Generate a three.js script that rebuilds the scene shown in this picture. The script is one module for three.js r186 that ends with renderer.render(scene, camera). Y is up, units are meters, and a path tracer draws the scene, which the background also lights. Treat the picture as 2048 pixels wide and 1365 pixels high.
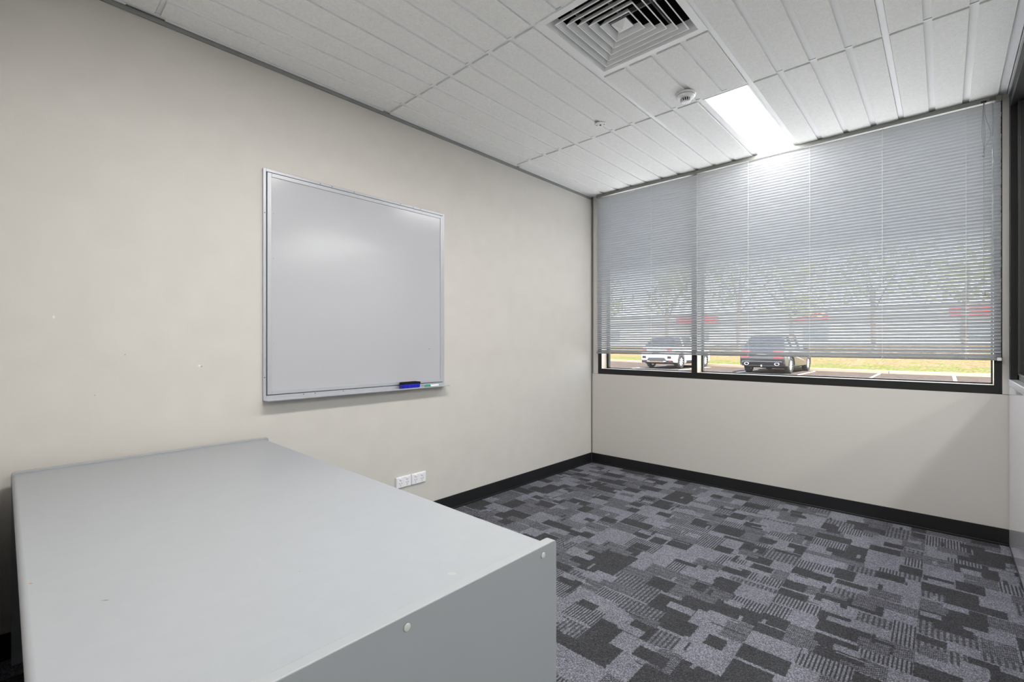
import * as THREE from 'three';
import { RoundedBoxGeometry } from 'three/addons/geometries/RoundedBoxGeometry.js';
import { mergeGeometries } from 'three/addons/utils/BufferGeometryUtils.js';
import { RectAreaLightUniformsLib } from 'three/addons/lights/RectAreaLightUniformsLib.js';

// ---------------------------------------------------------------- camera, sky, sun, exposure
const scene = new THREE.Scene();
const renderer = new THREE.WebGLRenderer({ antialias: true });
renderer.toneMapping = THREE.LinearToneMapping;
renderer.toneMappingExposure = 1.2;
renderer.shadowMap.enabled = true;
RectAreaLightUniformsLib.init();

const FOCAL = 938.3;                                   // pixels of the 2048 x 1365 frame
const camera = new THREE.PerspectiveCamera(2 * Math.atan(682.5 / FOCAL) * 180 / Math.PI, 2048 / 1365, 0.02, 400);
camera.position.set(2.644, 1.2114, 4.065);
camera.rotation.set(0, 42.6456 * Math.PI / 180, 0);
camera.setViewOffset(2048, 1365, 0, -4.4, 2048, 1365);
scene.add(camera);

{ // clear sky, paler towards the horizon
  const w = 64, h = 64, d = new Float32Array(w * h * 4);
  for (let j = 0; j < h; j++) {
    const e = Math.max(0, Math.sin(((j + 0.5) / h - 0.5) * Math.PI)), k = Math.pow(1 - e, 3);
    for (let i = 0; i < w; i++) d.set([1.45 + 2.5 * k, 1.85 + 2.2 * k, 2.60 + 1.45 * k, 1], (j * w + i) * 4);
  }
  const t = new THREE.DataTexture(d, w, h, THREE.RGBAFormat, THREE.FloatType);
  t.mapping = THREE.EquirectangularReflectionMapping; t.magFilter = THREE.LinearFilter; t.needsUpdate = true;
  scene.background = t;
}
const sun = new THREE.DirectionalLight(new THREE.Color().setRGB(1, 0.94, 0.85), 17);
sun.position.set(12, 30, -8); sun.target.position.set(-4, 0, -20);
sun.castShadow = true;
Object.assign(sun.shadow.camera, { left: -40, right: 40, top: 40, bottom: -40, near: 1, far: 120 });
sun.name = 'sun'; scene.add(sun, sun.target);

const PANEL = 43;                                     // radiance of the ceiling light panels
const PANEL_COLOR = new THREE.Color().setRGB(1, 0.985, 0.955);

// ---------------------------------------------------------------- helpers
function rng(seed) { let a = seed >>> 0; return () => { a = (a + 0x6D2B79F5) | 0; let t = Math.imul(a ^ (a >>> 15), 1 | a); t = (t + Math.imul(t ^ (t >>> 7), 61 | t)) ^ t; return ((t ^ (t >>> 14)) >>> 0) / 4294967296; }; }
const taken = new Map();
function numbered(n) { const k = taken.get(n) ?? 0; taken.set(n, k + 1); return k ? `${n}_${String(k).padStart(3, '0')}` : n; }
const hex = (c) => new THREE.Color(c);
function std(color, roughness = 0.8, extra = {}) { return new THREE.MeshStandardMaterial({ color: color.isColor ? color : hex(color), roughness, metalness: 0, ...extra }); }
function phys(color, roughness, extra = {}) { return new THREE.MeshPhysicalMaterial({ color: color.isColor ? color : hex(color), roughness, metalness: 0, ...extra }); }
// box from ranges; uv in metres by the face's axis
function box(x0, x1, y0, y1, z0, z1, bevel = 0) {
  const w = x1 - x0, h = y1 - y0, d = z1 - z0;
  let g = bevel ? new RoundedBoxGeometry(w, h, d, 2, Math.min(bevel, w / 2.01, h / 2.01, d / 2.01)) : new THREE.BoxGeometry(w, h, d);
  if (g.index) g = g.toNonIndexed();
  g.translate((x0 + x1) / 2, (y0 + y1) / 2, (z0 + z1) / 2);
  return uvm(g);
}
function uvm(g) {
  const p = g.attributes.position, n = g.attributes.normal, u = new Float32Array(p.count * 2);
  for (let i = 0; i < p.count; i++) {
    const a = Math.abs(n.getX(i)), b = Math.abs(n.getY(i)), c = Math.abs(n.getZ(i));
    if (a >= b && a >= c) { u[2 * i] = p.getZ(i); u[2 * i + 1] = p.getY(i); }
    else if (b >= c) { u[2 * i] = p.getX(i); u[2 * i + 1] = p.getZ(i); }
    else { u[2 * i] = p.getX(i); u[2 * i + 1] = p.getY(i); }
  }
  g.setAttribute('uv', new THREE.BufferAttribute(u, 2));
  return g;
}
function merge(list) { return mergeGeometries(list.map((g) => { const q = g.index ? g.toNonIndexed() : g; for (const k of Object.keys(q.attributes)) if (!['position', 'normal', 'uv'].includes(k)) q.deleteAttribute(k); return q; })); }
function shade(o) { o.castShadow = true; o.receiveShadow = true; return o; }
function part(name, g, m, parent) { const o = shade(new THREE.Mesh(Array.isArray(g) ? (g.length > 1 ? merge(g) : g[0]) : g, m)); o.name = name; parent.add(o); return o; }
function tag(o, label, category, group, kind) { o.userData.label = label; o.userData.category = category; if (group) o.userData.group = group; if (kind) o.userData.kind = kind; return o; }
function thing(name, label, category, pos = [0, 0, 0], group, kind) { const o = new THREE.Group(); o.name = numbered(name); o.position.set(...pos); scene.add(o); return tag(o, label, category, group, kind); }
function solo(name, g, m, label, category, group, kind) { const o = part(numbered(name), g, m, scene); return tag(o, label, category, group, kind); }
const struct = (name, g, m, label, category) => solo(name, g, m, label, category, null, 'structure');
function tube(points, r, seg = 24, rad = 6) { return new THREE.TubeGeometry(new THREE.CatmullRomCurve3(points.map((p) => new THREE.Vector3(...p))), seg, r, rad, false); }
function cyl(r0, r1, h, x, y, z, axis = 'y', n = 20) { const g = new THREE.CylinderGeometry(r0, r1, h, n); if (axis === 'x') g.rotateZ(Math.PI / 2); if (axis === 'z') g.rotateX(Math.PI / 2); g.translate(x, y, z); return g; }
function tex(w, h, fill, srgb = true, wrap = true) {
  const d = new Uint8Array(w * h * 4); fill(d, w, h);
  const t = new THREE.DataTexture(d, w, h); t.magFilter = THREE.LinearFilter; t.minFilter = THREE.LinearMipmapLinearFilter; t.generateMipmaps = true;
  if (wrap) t.wrapS = t.wrapT = THREE.RepeatWrapping; if (srgb) t.colorSpace = THREE.SRGBColorSpace; t.needsUpdate = true; return t;
}
function scaled(t, su, sv = su) { const c = t.clone(); c.repeat.set(1 / su, 1 / sv); c.needsUpdate = true; return c; }   // uv in metres -> one repeat every su metres
function valueNoise(seed, n) { // tileable lattice noise
  const r = rng(seed), a = new Float32Array(n * n); for (let i = 0; i < n * n; i++) a[i] = r();
  const f = (t) => t * t * (3 - 2 * t);
  return (x, y) => { const xi = Math.floor(x), yi = Math.floor(y), u = f(x - xi), v = f(y - yi), i = ((xi % n) + n) % n, j = ((yi % n) + n) % n, i1 = (i + 1) % n, j1 = (j + 1) % n;
    return (a[j * n + i] * (1 - u) + a[j * n + i1] * u) * (1 - v) + (a[j1 * n + i] * (1 - u) + a[j1 * n + i1] * u) * v; };
}

// ---------------------------------------------------------------- textures and materials
const ROOM = { W: 2.929, D: 4.10, H: 2.70 };

const carpetMap = tex(2048, 2048, (d, W) => {                     // 3.072 m of patchwork loop pile, 1.5 mm a pixel
  const r = rng(77), M = 3.072, px = W / M, kind = new Uint8Array(W * W);
  // 0 light, 1 dark, 2 stripes, 3 tufted rows, 4 broken stripes
  const rect = (x, z, w, h, k) => {
    const x0 = Math.round(x * px), z0 = Math.round(z * px), nw = Math.round(w * px), nh = Math.round(h * px);
    for (let j = 0; j < nh; j++) for (let i = 0; i < nw; i++) kind[((z0 + j + W) % W) * W + ((x0 + i + W) % W)] = k;
  };
  const T = 0.512;                                               // the pattern is set tile by tile
  for (let ty = 0; ty < 6; ty++) for (let tx = 0; tx < 6; tx++) {
    const X = tx * T, Z = ty * T, put = (n, k, a, b, c, e) => { for (let q = 0; q < n; q++) { const w = a + (b - a) * r(), h = c + (e - c) * r(); rect(X + r() * (T - w), Z + r() * (T - h), w, h, k); } };
    const pick = (last) => { let k; do { const u = r(); k = u < 0.33 ? 0 : u < 0.60 ? 1 : u < 0.81 ? 3 : u < 0.93 ? 2 : 4; } while (k === last); return k; };
    for (let z = 0; z < T - 0.001;) {
      let h = 0.075 + 0.065 * r(); if (T - z - h < 0.05) h = T - z;
      let last = -1;
      for (let x = 0; x < T - 0.001;) { let w = 0.085 + 0.125 * r(); if (T - x - w < 0.06) w = T - x; last = pick(last); const j = (r() - 0.5) * 0.035; rect(X + x, Z + z + j, w, Math.min(h, T - z - j), last); x += w; }
      z += h;
    }
    put(2, 1, 0.07, 0.13, 0.05, 0.09); put(2, 0, 0.06, 0.12, 0.04, 0.08); put(1, 3, 0.08, 0.14, 0.05, 0.09);
    put(2, 1, 0.008, 0.02, 0.05, 0.09);
    put(2, 0, 0.012, 0.02, 0.04, 0.08);
    put(2, 1, 0.06, 0.14, 0.005, 0.010);
    put(1, 0, 0.06, 0.12, 0.006, 0.014);
  }
  const wob = valueNoise(5, 64), grain = new Float32Array(1024 * 1024); for (let i = 0; i < grain.length; i++) grain[i] = r();
  const tone = valueNoise(9, 32);
  for (let j = 0; j < W; j++) for (let i = 0; i < W; i++) {
    // ragged, loop-stepped edges
    const si = (i + Math.round((wob((j >> 1) * 0.7, (i >> 5) * 3.1) - 0.5) * 4) + W) % W, sj = (j + Math.round((wob((i >> 1) * 0.7 + 31, (j >> 5) * 2.3) - 0.5) * 4) + W) % W;
    const k = kind[sj * W + si], xm = i / px, zm = j / px;
    let L = 1;                                                   // share of the light yarn
    if (k === 1) L = 0;
    else if (k === 2) { const c = ((xm / 0.0135) % 1 + 1) % 1; L = c < 0.44 ? 0.0 : 1; }
    else if (k === 4) { const c = ((xm / 0.019) % 1 + 1) % 1; L = c < 0.45 ? 0.15 : 0.85; if (((zm / 0.034 + Math.floor(xm / 0.019) * 0.37) % 1) < 0.14) L = 0.4; }
    else if (k === 3) { const row = Math.floor(zm / 0.0072), c = ((xm / 0.0125 + (row & 1) * 0.5) % 1 + 1) % 1, q = (zm / 0.0072) % 1; L = (q < 0.5 ? (c < 0.74 ? -0.12 : 0.7) : (c < 0.26 ? 0.25 : 1.0)); }
    const g2 = grain[((j >> 1) & 1023) * 1024 + ((i >> 1) & 1023)], g1 = grain[((j * 7 + 13) & 1023) * 1024 + ((i * 5 + 3) & 1023)];
    const n = (g2 - 0.5) * 0.85 + (g1 - 0.5) * 0.35, t = (tone(i / 64, j / 64) - 0.5) * 0.08;
    let v = L * 110 + (1 - L) * 50; v *= 1 + n * (0.85 + 0.25 * (1 - L)) + t;
    const o = (j * W + i) * 4, blue = 1.06 + (g1 > 0.93 ? 0.10 : 0);
    d[o] = Math.max(8, Math.min(255, v * 0.975)); d[o + 1] = Math.max(8, Math.min(255, v * 0.985)); d[o + 2] = Math.max(8, Math.min(255, v * blue)); d[o + 3] = 255;
  }
});
const carpetBump = tex(512, 512, (d, W) => { const r = rng(3); const a = new Float32Array(256 * 256); for (let i = 0; i < a.length; i++) a[i] = r(); for (let j = 0; j < W; j++) for (let i = 0; i < W; i++) { const v = 255 * (0.65 * a[(j >> 1) * 256 + (i >> 1)] + 0.35 * r()); d.set([v, v, v, 255], (j * W + i) * 4); } }, false);
const pinMap = [11, 12].map((seed) => tex(1024, 1024, (d, W) => {   // 0.6 m of mineral-fibre board with pinholes
  const r = rng(seed), a = new Float32Array(W * W).fill(1), m = valueNoise(seed + 40, 64);
  for (let j = 0; j < W; j++) for (let i = 0; i < W; i++) a[j * W + i] = 0.985 + 0.03 * (m(i / 16, j / 16) - 0.5) + 0.03 * (r() - 0.5);
  for (let k = 0; k < 5200; k++) {
    const x = r() * W, y = r() * W, big = r(), R = big > 0.985 ? 2.4 : 1.2 + 0.8 * r(), s = 1 + (big > 0.85 ? r() * 0.8 : 0), th = r() * 3.14, c = Math.cos(th), n = Math.sin(th), dk = 0.12 + 0.20 * r();
    for (let j = -7; j <= 7; j++) for (let i = -7; i <= 7; i++) { const u = (i * c + j * n) / s, v = -i * n + j * c, q = Math.hypot(u, v) / R; if (q < 1) { const o = ((Math.floor(y) + j + W) % W) * W + ((Math.floor(x) + i + W) % W); a[o] = Math.min(a[o], 1 - dk * (1 - q * q)); } }
  }
  for (let i = 0; i < W * W; i++) { const v = 240 * a[i]; d.set([v, v, v * 0.992, 255], i * 4); }
}));
const paintBump = tex(512, 512, (d, W) => { const a = valueNoise(21, 128), b = valueNoise(22, 32); for (let j = 0; j < W; j++) for (let i = 0; i < W; i++) { const v = 255 * (0.7 * a(i / 4, j / 4) + 0.3 * b(i / 16, j / 16)); d.set([v, v, v, 255], (j * W + i) * 4); } }, false);

const paint = std('#cbc7c2', 0.62, { bumpMap: scaled(paintBump, 0.35), bumpScale: 0.00010 });
const wallLeftMap = tex(2048, 1350, (d, W, H) => {               // the painted plaster of the left wall with its few nicks: 2 mm a pixel
  const n = valueNoise(61, 64), a = new Float32Array(W * H).fill(1);
  const spot = (z, y, rz, ry, v) => { const ci = z / 0.002, cj = y / 0.002; for (let j = -12; j <= 12; j++) for (let i = -12; i <= 12; i++) if ((i / rz) ** 2 + (j / ry) ** 2 < 1) { const x = Math.round(ci + i), y2 = Math.round(cj + j); if (x >= 0 && x < W && y2 >= 0 && y2 < H) a[y2 * W + x] = v; } };
  spot(3.42, 1.102, 3.2, 2.2, 1.13); spot(3.413, 1.098, 1.8, 1.5, 0.72); spot(3.925, 1.315, 1.6, 3.5, 1.12); spot(3.70, 1.16, 1.3, 1.3, 0.8); spot(3.80, 0.99, 1.4, 1.2, 0.85); spot(1.36, 0.92, 1.5, 1.2, 0.82); spot(0.88, 1.02, 2, 1, 0.9);
  for (let j = 0; j < H; j++) for (let i = 0; i < W; i++) { const v = Math.min(1.12, a[j * W + i] * (0.992 + 0.016 * n(i / 40, j / 40))), o = (j * W + i) * 4; d[o] = Math.min(255, 203 * v); d[o + 1] = Math.min(255, 199 * v); d[o + 2] = Math.min(255, 194 * v); d[o + 3] = 255; }
});
const paintLeft = std('#ffffff', 0.62, { map: (() => { const t = wallLeftMap.clone(); t.repeat.set(1 / 4.096, 1 / 2.7); t.needsUpdate = true; return t; })(), bumpMap: scaled(paintBump, 0.35), bumpScale: 0.00010 });
const greyAlu = std('#8f918f', 0.42, { metalness: 0.35 });
const silver = std('#c9cbd0', 0.34, { metalness: 0.55 });
const boardFrame = std('#b4b6bc', 0.38, { metalness: 0.3 });
const blackVinyl = std('#141517', 0.48);
const blackFrame = std('#100f0e', 0.5);
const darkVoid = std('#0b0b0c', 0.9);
const white = std('#e6e6e6', 0.45);
const whiteSatin = phys('#eeeef0', 0.3, { clearcoat: 0.3, clearcoatRoughness: 0.25 });
const grid = std('#e8e9ea', 0.42);
const plankMats = pinMap.map((t) => std('#fdfdfd', 0.9, { map: scaled(t, 0.6), bumpMap: scaled(t, 0.6), bumpScale: 0.0005 }));
const tileBack = std('#eeeeee', 0.9);
const glass = phys('#ffffff', 0.0, { transmission: 1, thickness: 0, ior: 1.5 });
const tintGlass = phys('#f4f7f6', 0.0, { transmission: 1, thickness: 0, ior: 1.5 });

// ---------------------------------------------------------------- room shell
const { W, D, H } = ROOM;
{ // floor: carpet tiles on a slab
  const f = thing('floor', 'dark grey patchwork carpet tiles covering the office floor', 'floor', [0, 0, 0], null, 'structure');
  part('slab', box(-0.2, 7.2, -0.3, -0.006, -0.2, 4.3), std('#55565a', 0.95), f);
  const m = std('#ffffff', 0.97, { map: scaled(carpetMap, 3.072), bumpMap: scaled(carpetBump, 0.75), bumpScale: 0.004 });
  const T = 0.512, g = 0.0004;
  for (let j = 0; j < 9; j++) for (let i = 0; i < 6; i++) {
    const x0 = i * T + g, x1 = Math.min(W, (i + 1) * T - g), z0 = j * T + g, z1 = Math.min(D, (j + 1) * T - g);
    if (x1 - x0 > 0.02 && z1 - z0 > 0.02) part('carpet_tile', box(x0, x1, -0.006, 0, z0, z1), m, f);
  }
}
struct('wall_left', box(-0.12, 0, -0.02, 2.96, -0.2, D + 0.12), paintLeft, 'cream painted partition wall that carries the whiteboard', 'wall');
{ // window wall: dado below, narrow posts at the sides, head above
  const w = thing('wall_back', 'cream painted wall below and beside the wide window', 'wall', [0, 0, 0], null, 'structure');
  part('dado', box(0, W, -0.02, 0.9035, -0.2, 0), paint, w);
  part('head', box(0, W, 2.70, 2.96, -0.2, -0.001), paint, w);
  part('post', box(0.0245, 0.079, 0.9055, 2.70, -0.2, 0.002), paint, w);
  part('post', box(2.901, W, 0.9055, 2.70, -0.2, 0.002), paint, w);
  part('corner_channel', box(0, 0.0245, 0.9, 2.70, -0.2, -0.004), greyAlu, w);
}
struct('trim_1', [box(0, 0.008, 0.1, 2.672, 0.0005, 0.009, 0.001), box(0.008, 0.014, 0.1, 2.70, 0.0005, 0.003)], greyAlu, 'slim grey aluminium channel running up the corner beside the window', 'trim');
{ // head channel and ceiling angle along the left wall
  struct('trim_2', [box(0.0005, 0.012, 2.671, 2.689, 0.009, D, 0.0012)], greyAlu, 'grey aluminium channel along the top of the whiteboard wall', 'trim');
  const a = thing('trim_3', 'pale ceiling edge angle with a dark shadow gap above the left wall', 'trim', [0, 0, 0], null, 'structure');
  part('flange', box(0.006, 0.032, 2.6985, 2.70, 0.0, D), grid, a);
  part('gap_backing', box(0.0003, 0.002, 2.689, 2.703, 0.0, D), greyAlu, a);
  const r = rng(4);
  for (const [z0, z1] of [[0.02, 1.12], [1.15, 2.37], [2.42, 3.56], [3.70, 4.08]]) part('infill_strip', [(() => { const g = box(-0.006, 0.006, -0.0012, 0.0012, z0, z1, 0.0008); g.rotateZ(0.42 + 0.1 * r()); g.translate(0.0135, 2.6955, 0); return g; })()], grid, a);
}
struct('baseboard_left', [box(0, 0.008, 0, 0.1, 0.008, D, 0.002), box(0, 0.013, 0, 0.012, 0.013, D, 0.003)], blackVinyl, 'black vinyl skirting along the whiteboard wall', 'skirting');
struct('baseboard_back', [box(0.008, W, 0, 0.1, 0, 0.008, 0.002), box(0.008, W, 0, 0.012, 0, 0.013, 0.003)], blackVinyl, 'black vinyl skirting under the window', 'skirting');
{ // rear wall with the door behind the camera
  const w = thing('wall_rear', 'cream painted wall behind the desk with a door', 'wall', [0, 0, 0], null, 'structure');
  part('panel', [box(0, 1.98, -0.02, 2.96, D, D + 0.12), box(1.98, W, 2.08, 2.96, D, D + 0.12)], paint, w);
  const d = thing('door_1', 'grey office door in the rear wall', 'door', [0, 0, 0], null, 'structure');
  part('leaf', box(2.02, 2.89, 0.005, 2.04, D + 0.045, D + 0.085, 0.002), std('#bfc1c3', 0.5), d);
  part('jamb', [box(1.98, 2.018, 0, 2.08, D, D + 0.12), box(2.892, W, 0, 2.08, D, D + 0.12), box(2.018, 2.892, 2.042, 2.08, D, D + 0.12)], greyAlu, d);
  part('handle', [cyl(0.026, 0.026, 0.01, 2.09, 1.0, D + 0.04, 'z'), cyl(0.009, 0.009, 0.03, 2.09, 1.0, D + 0.025, 'z'), box(2.082, 2.20, 0.992, 1.008, D + 0.006, D + 0.018, 0.004)], silver, d);
}
struct('baseboard_rear', box(0.008, 1.98, 0, 0.1, D - 0.008, D, 0.002), blackVinyl, 'black vinyl skirting along the rear wall', 'skirting');

{ // right: glossy white panel below a black-framed glazed partition
  struct('wall_right', box(W, W + 0.10, 0.022, 0.958, 0.004, D), phys('#e2e2ea', 0.16, { clearcoat: 0.6, clearcoatRoughness: 0.06 }), 'glossy white panel below the black-framed glazing at the right', 'wall');
  struct('baseboard_right', box(W + 0.006, W + 0.094, -0.01, 0.022, 0.0, D), blackVinyl, 'thin black recess at the foot of the glossy white panel', 'skirting');
  const w = thing('window_2', 'black-framed internal glazing above the glossy white panel', 'window', [0, 0, 0], null, 'structure');
  part('sill', box(W - 0.004, W + 0.104, 0.9585, 0.998, 0.003, D, 0.003), silver, w);
  part('frame', [box(W, W + 0.10, 0.998, 2.684, 0.003, 0.062, 0.002), box(W, W + 0.10, 2.60, 2.684, 0.062, D, 0.002), box(W, W + 0.10, 0.998, 2.60, 2.02, 2.07, 0.002), box(W, W + 0.10, 0.998, 2.60, D - 0.06, D, 0.002), box(W + 0.03, W + 0.07, 0.998, 1.03, 0.062, D, 0.002), box(W + 0.03, W + 0.07, 0.998, 2.60, 0.062, 0.13, 0.002)], blackFrame, w);
  part('bead', [box(W + 0.026, W + 0.034, 1.03, 2.60, 0.130, 0.139, 0.001), box(W + 0.026, W + 0.034, 1.03, 1.038, 0.139, D - 0.06, 0.001)], std('#3a3b3d', 0.3, { metalness: 0.5 }), w);
  part('pane', box(W + 0.048, W + 0.054, 1.03, 2.60, 0.13, 2.02), tintGlass, w);
  part('pane', box(W + 0.048, W + 0.054, 1.03, 2.60, 2.07, D - 0.06), tintGlass, w);
  struct('trim_4', [box(W - 0.008, W + 0.10, 2.684, 2.70, 0.003, D, 0.001)], std('#b9bab8', 0.5), 'pale grey trim above the black-framed glazing', 'trim');
  part('bulkhead', box(W, W + 0.10, 2.70, 2.96, 0, D), paint, w);
}
{ // the next room beyond the glazing: closed, one ceiling light of its own, the rest added as fill
  const n = thing('wall_far', 'plain cream shell of the neighbouring room', 'wall', [0, 0, 0], null, 'structure');
  part('side', box(7.0, 7.12, -0.02, 2.96, -0.2, D + 0.12), paint, n);
  part('front', box(W, 7.0, -0.02, 2.96, -0.2, 0), paint, n);
  part('back', box(W, 7.0, -0.02, 2.96, D, D + 0.12), paint, n);
  part('ceiling_lining', [box(W + 0.10, 3.86, 2.70, 2.72, 0, D), box(4.14, 5.06, 2.70, 2.72, 0, D), box(5.34, 7.0, 2.70, 2.72, 0, D), ...[3.86, 5.06].flatMap((x) => [box(x, x + 0.28, 2.70, 2.72, 1.27, 2.39), box(x, x + 0.28, 2.70, 2.72, 3.58, D), box(x, x + 0.28, 2.70, 2.72, 0, 0.09)])], white, n);
  part('carpet', box(W + 0.10, 7.0, -0.006, 0, 0, D), std('#4a4b50', 0.97), n);
}
struct('roof', box(-0.3, 7.3, 2.96, 3.3, -0.35, 4.4), std('#9a9a98', 0.9), 'flat roof slab over the offices', 'roof');

// ---------------------------------------------------------------- suspended ceiling
const RX = [0.032, 0.632, 1.237, 1.832, 2.436, W - 0.010], RZ = [0.0, 1.182, 2.386, 3.592, D];
const ceiling = thing('ceiling', 'white suspended ceiling of grooved pinhole tiles in a grid', 'ceiling', [0, 0, 0], null, 'structure');
{
  const TB = 0.012, drop = 2.6925, r = rng(8);
  const planks = (x0, x1, z0, z1, pitch0) => {
    const t = part('ceiling_tile', box(x0, x1, 2.7015, 2.716, z0, z1), tileBack, ceiling);
    const full = 0.123, gap = 0.0306; let x = x0 + 0.002, k = 0;
    while (x < x1 - 0.03) { const e = Math.min(x + full, x1 - 0.002); part('plank', box(x, e, drop, 2.7014, z0 + 0.004, z1 - 0.004, 0.0014), plankMats[Math.floor(r() * 2)], t); x = e + gap; k++; if (pitch0 && k >= pitch0) break; }
  };
  for (let i = 0; i < 5; i++) for (let j = 0; j < 4; j++) {
    const x0 = RX[i] + (i ? TB : 0), x1 = RX[i + 1] - (i < 4 ? TB : 0), z0 = RZ[j] + (j ? TB * 0.6 : 0.004), z1 = RZ[j + 1] - (j < 3 ? TB * 0.6 : 0);
    if (i === 2 && j === 1) { planks(x0, x1, z0, 1.794); continue; }
    if (i === 2 && (j === 0 || j === 2)) { planks(x0, 1.536, z0, z1); continue; }
    planks(x0, x1, z0, z1);
  }
  for (let i = 1; i < 5; i++) part('main_tee', [box(RX[i] - TB, RX[i] + TB, 2.6985, 2.7, 0.0, D), box(RX[i] - 0.001, RX[i] + 0.001, 2.7, 2.735, 0.0, D)], grid, ceiling);
  part('main_tee', [box(1.536, 1.560, 2.6985, 2.7, 0.0, RZ[1])], grid, ceiling);
  part('main_tee', [box(1.536, 1.560, 2.6985, 2.7, RZ[2], RZ[3])], grid, ceiling);
  for (let j = 1; j < 4; j++) for (let i = 0; i < 5; i++) part('cross_tee', box(RX[i] + (i ? TB : 0), RX[i + 1] - (i < 4 ? TB : 0), 2.6987, 2.70, RZ[j] - TB * 0.6, RZ[j] + TB * 0.6), grid, ceiling);
  part('cross_tee', box(RX[2] + TB, RX[3] - TB, 2.6987, 2.70, 1.794, 1.806), grid, ceiling);
  part('edge_angle', [box(W - 0.034, W - 0.012, 2.6985, 2.70, 0, D), box(0.03, W - 0.03, 2.6985, 2.70, 0.0, 0.006)], grid, ceiling);
}
function ceilingLight(label, x0, x1, z0, z1, strength = 1) {
  const t = thing('ceiling_light', label, 'light', [(x0 + x1) / 2, 2.70, (z0 + z1) / 2], 'flush ceiling light panels'), w = (x1 - x0) / 2, l = (z1 - z0) / 2;
  part('housing', [box(-w, w, 0.012, 0.06, -l, l)], white, t);
  part('frame', [box(-w, -w + 0.012, -0.003, 0.012, -l, l, 0.001), box(w - 0.012, w, -0.003, 0.012, -l, l, 0.001), box(-w + 0.012, w - 0.012, -0.003, 0.012, -l, -l + 0.012, 0.001), box(-w + 0.012, w - 0.012, -0.003, 0.012, l - 0.012, l, 0.001)], grid, t);
  part('diffuser', box(-w + 0.012, w - 0.012, 0.003, 0.012, -l + 0.012, l - 0.012), new THREE.MeshStandardMaterial({ color: 0xf4f4f4, roughness: 0.5, emissive: PANEL_COLOR, emissiveIntensity: 1.6 }), t);
  const a = new THREE.RectAreaLight(PANEL_COLOR, PANEL * strength, 2 * w - 0.03, 2 * l - 0.03); a.position.y = 0.0015; a.rotation.x = -Math.PI / 2; a.name = 'panel_light'; t.add(a);
}
ceilingLight('lit white ceiling panel next to the top of the window blind', 1.560, 1.822, 0.012, 1.172, 0.6);
ceilingLight('lit white ceiling panel above the desk, out of view', 1.560, 1.822, 2.396, 3.582);
ceilingLight('lit white ceiling panel in the neighbouring room beyond the glazing, nearer the windows', 3.865, 4.135, 0.10, 1.26);
ceilingLight('added unseen fill light panel in the neighbouring room beyond the glazing, farther from the windows', 3.865, 4.135, 2.40, 3.57);  // added fill lamp, brightens the left wall and desk end through the glazing
ceilingLight('added unseen fill light panel deep in the neighbouring room, nearer the windows', 5.065, 5.335, 0.10, 1.26);  // unseen lamp added for more fill from the next room
ceilingLight('added unseen fill light panel deep in the neighbouring room, farther from the windows', 5.065, 5.335, 2.40, 3.57);  // likewise an added fill lamp, out of view

{ // square louvred air diffuser
  const c = [1.5345, 2.70, 2.096], h = 0.2885, t = thing('air_diffuser', 'white square louvred air diffuser with nested sloping vanes in the ceiling', 'vent', c);
  const m = std('#e9eaea', 0.4);
  const ring = (b, tp, y0, y1, th) => {                          // sloping square funnel with thickness
    const P = [], I = []; const sq = (s, y) => [[-s, y, -s], [s, y, -s], [s, y, s], [-s, y, s]];
    const L = [...sq(b, y0), ...sq(tp, y1), ...sq(tp - th, y1), ...sq(b - th, y0)];
    const quad = (a, e, f, g) => { for (const k of [a, e, f, a, f, g]) P.push(...L[k]); };
    for (let s = 0; s < 4; s++) for (let q = 0; q < 4; q++) { const a = s * 4 + q, e = s * 4 + (q + 1) % 4, n = ((s + 1) % 4) * 4; quad(a, e, n + (q + 1) % 4, n + q); }
    const g = new THREE.BufferGeometry(); g.setAttribute('position', new THREE.Float32BufferAttribute(P, 3)); g.computeVertexNormals(); g.setAttribute('uv', new THREE.Float32BufferAttribute(new Float32Array(P.length / 3 * 2), 2)); return g;
  };
  const flat = (a, b, y0, y1) => [box(-a, a, y0, y1, -a, -b, 0), box(-a, a, y0, y1, b, a, 0), box(-a, -b, y0, y1, -b, b, 0), box(b, a, y0, y1, -b, b, 0)];
  part('flange', [...flat(h, 0.256, -0.006, 0.0), ring(0.257, 0.232, -0.005, 0.045, 0.0015)], m, t);
  for (const s of [0.0745, 0.112, 0.1495, 0.187, 0.2245]) part('vane', [ring(s, s - 0.016, -0.004, 0.024, 0.0014), ...flat(s + 0.0015, s - 0.003, -0.006, -0.0035)], m, t);
  const py = new THREE.ConeGeometry(0.038 * Math.SQRT2, 0.018, 4, 1).toNonIndexed(); py.rotateY(Math.PI / 4); py.rotateX(Math.PI); py.translate(0, -0.006, 0); py.computeVertexNormals();
  part('centre_pyramid', [py, box(-0.037, 0.037, 0.002, 0.006, -0.037, 0.037)], m, t);
  part('cross_brace', [box(-0.235, 0.235, 0.040, 0.062, -0.004, 0.004), box(-0.004, 0.004, 0.040, 0.062, -0.235, 0.235), box(-0.15, -0.144, 0.036, 0.055, -0.2, 0.2), box(0.144, 0.15, 0.036, 0.055, -0.2, 0.2)], std('#8d8f90', 0.45, { metalness: 0.5 }), t);
  part('plenum', [box(-0.29, 0.29, 0.24, 0.25, -0.29, 0.29), box(-0.29, -0.28, 0.001, 0.24, -0.29, 0.29), box(0.28, 0.29, 0.001, 0.24, -0.29, 0.29), box(-0.28, 0.28, 0.001, 0.24, -0.29, -0.28), box(-0.28, 0.28, 0.001, 0.24, 0.28, 0.29)], darkVoid, t);
}
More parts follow.
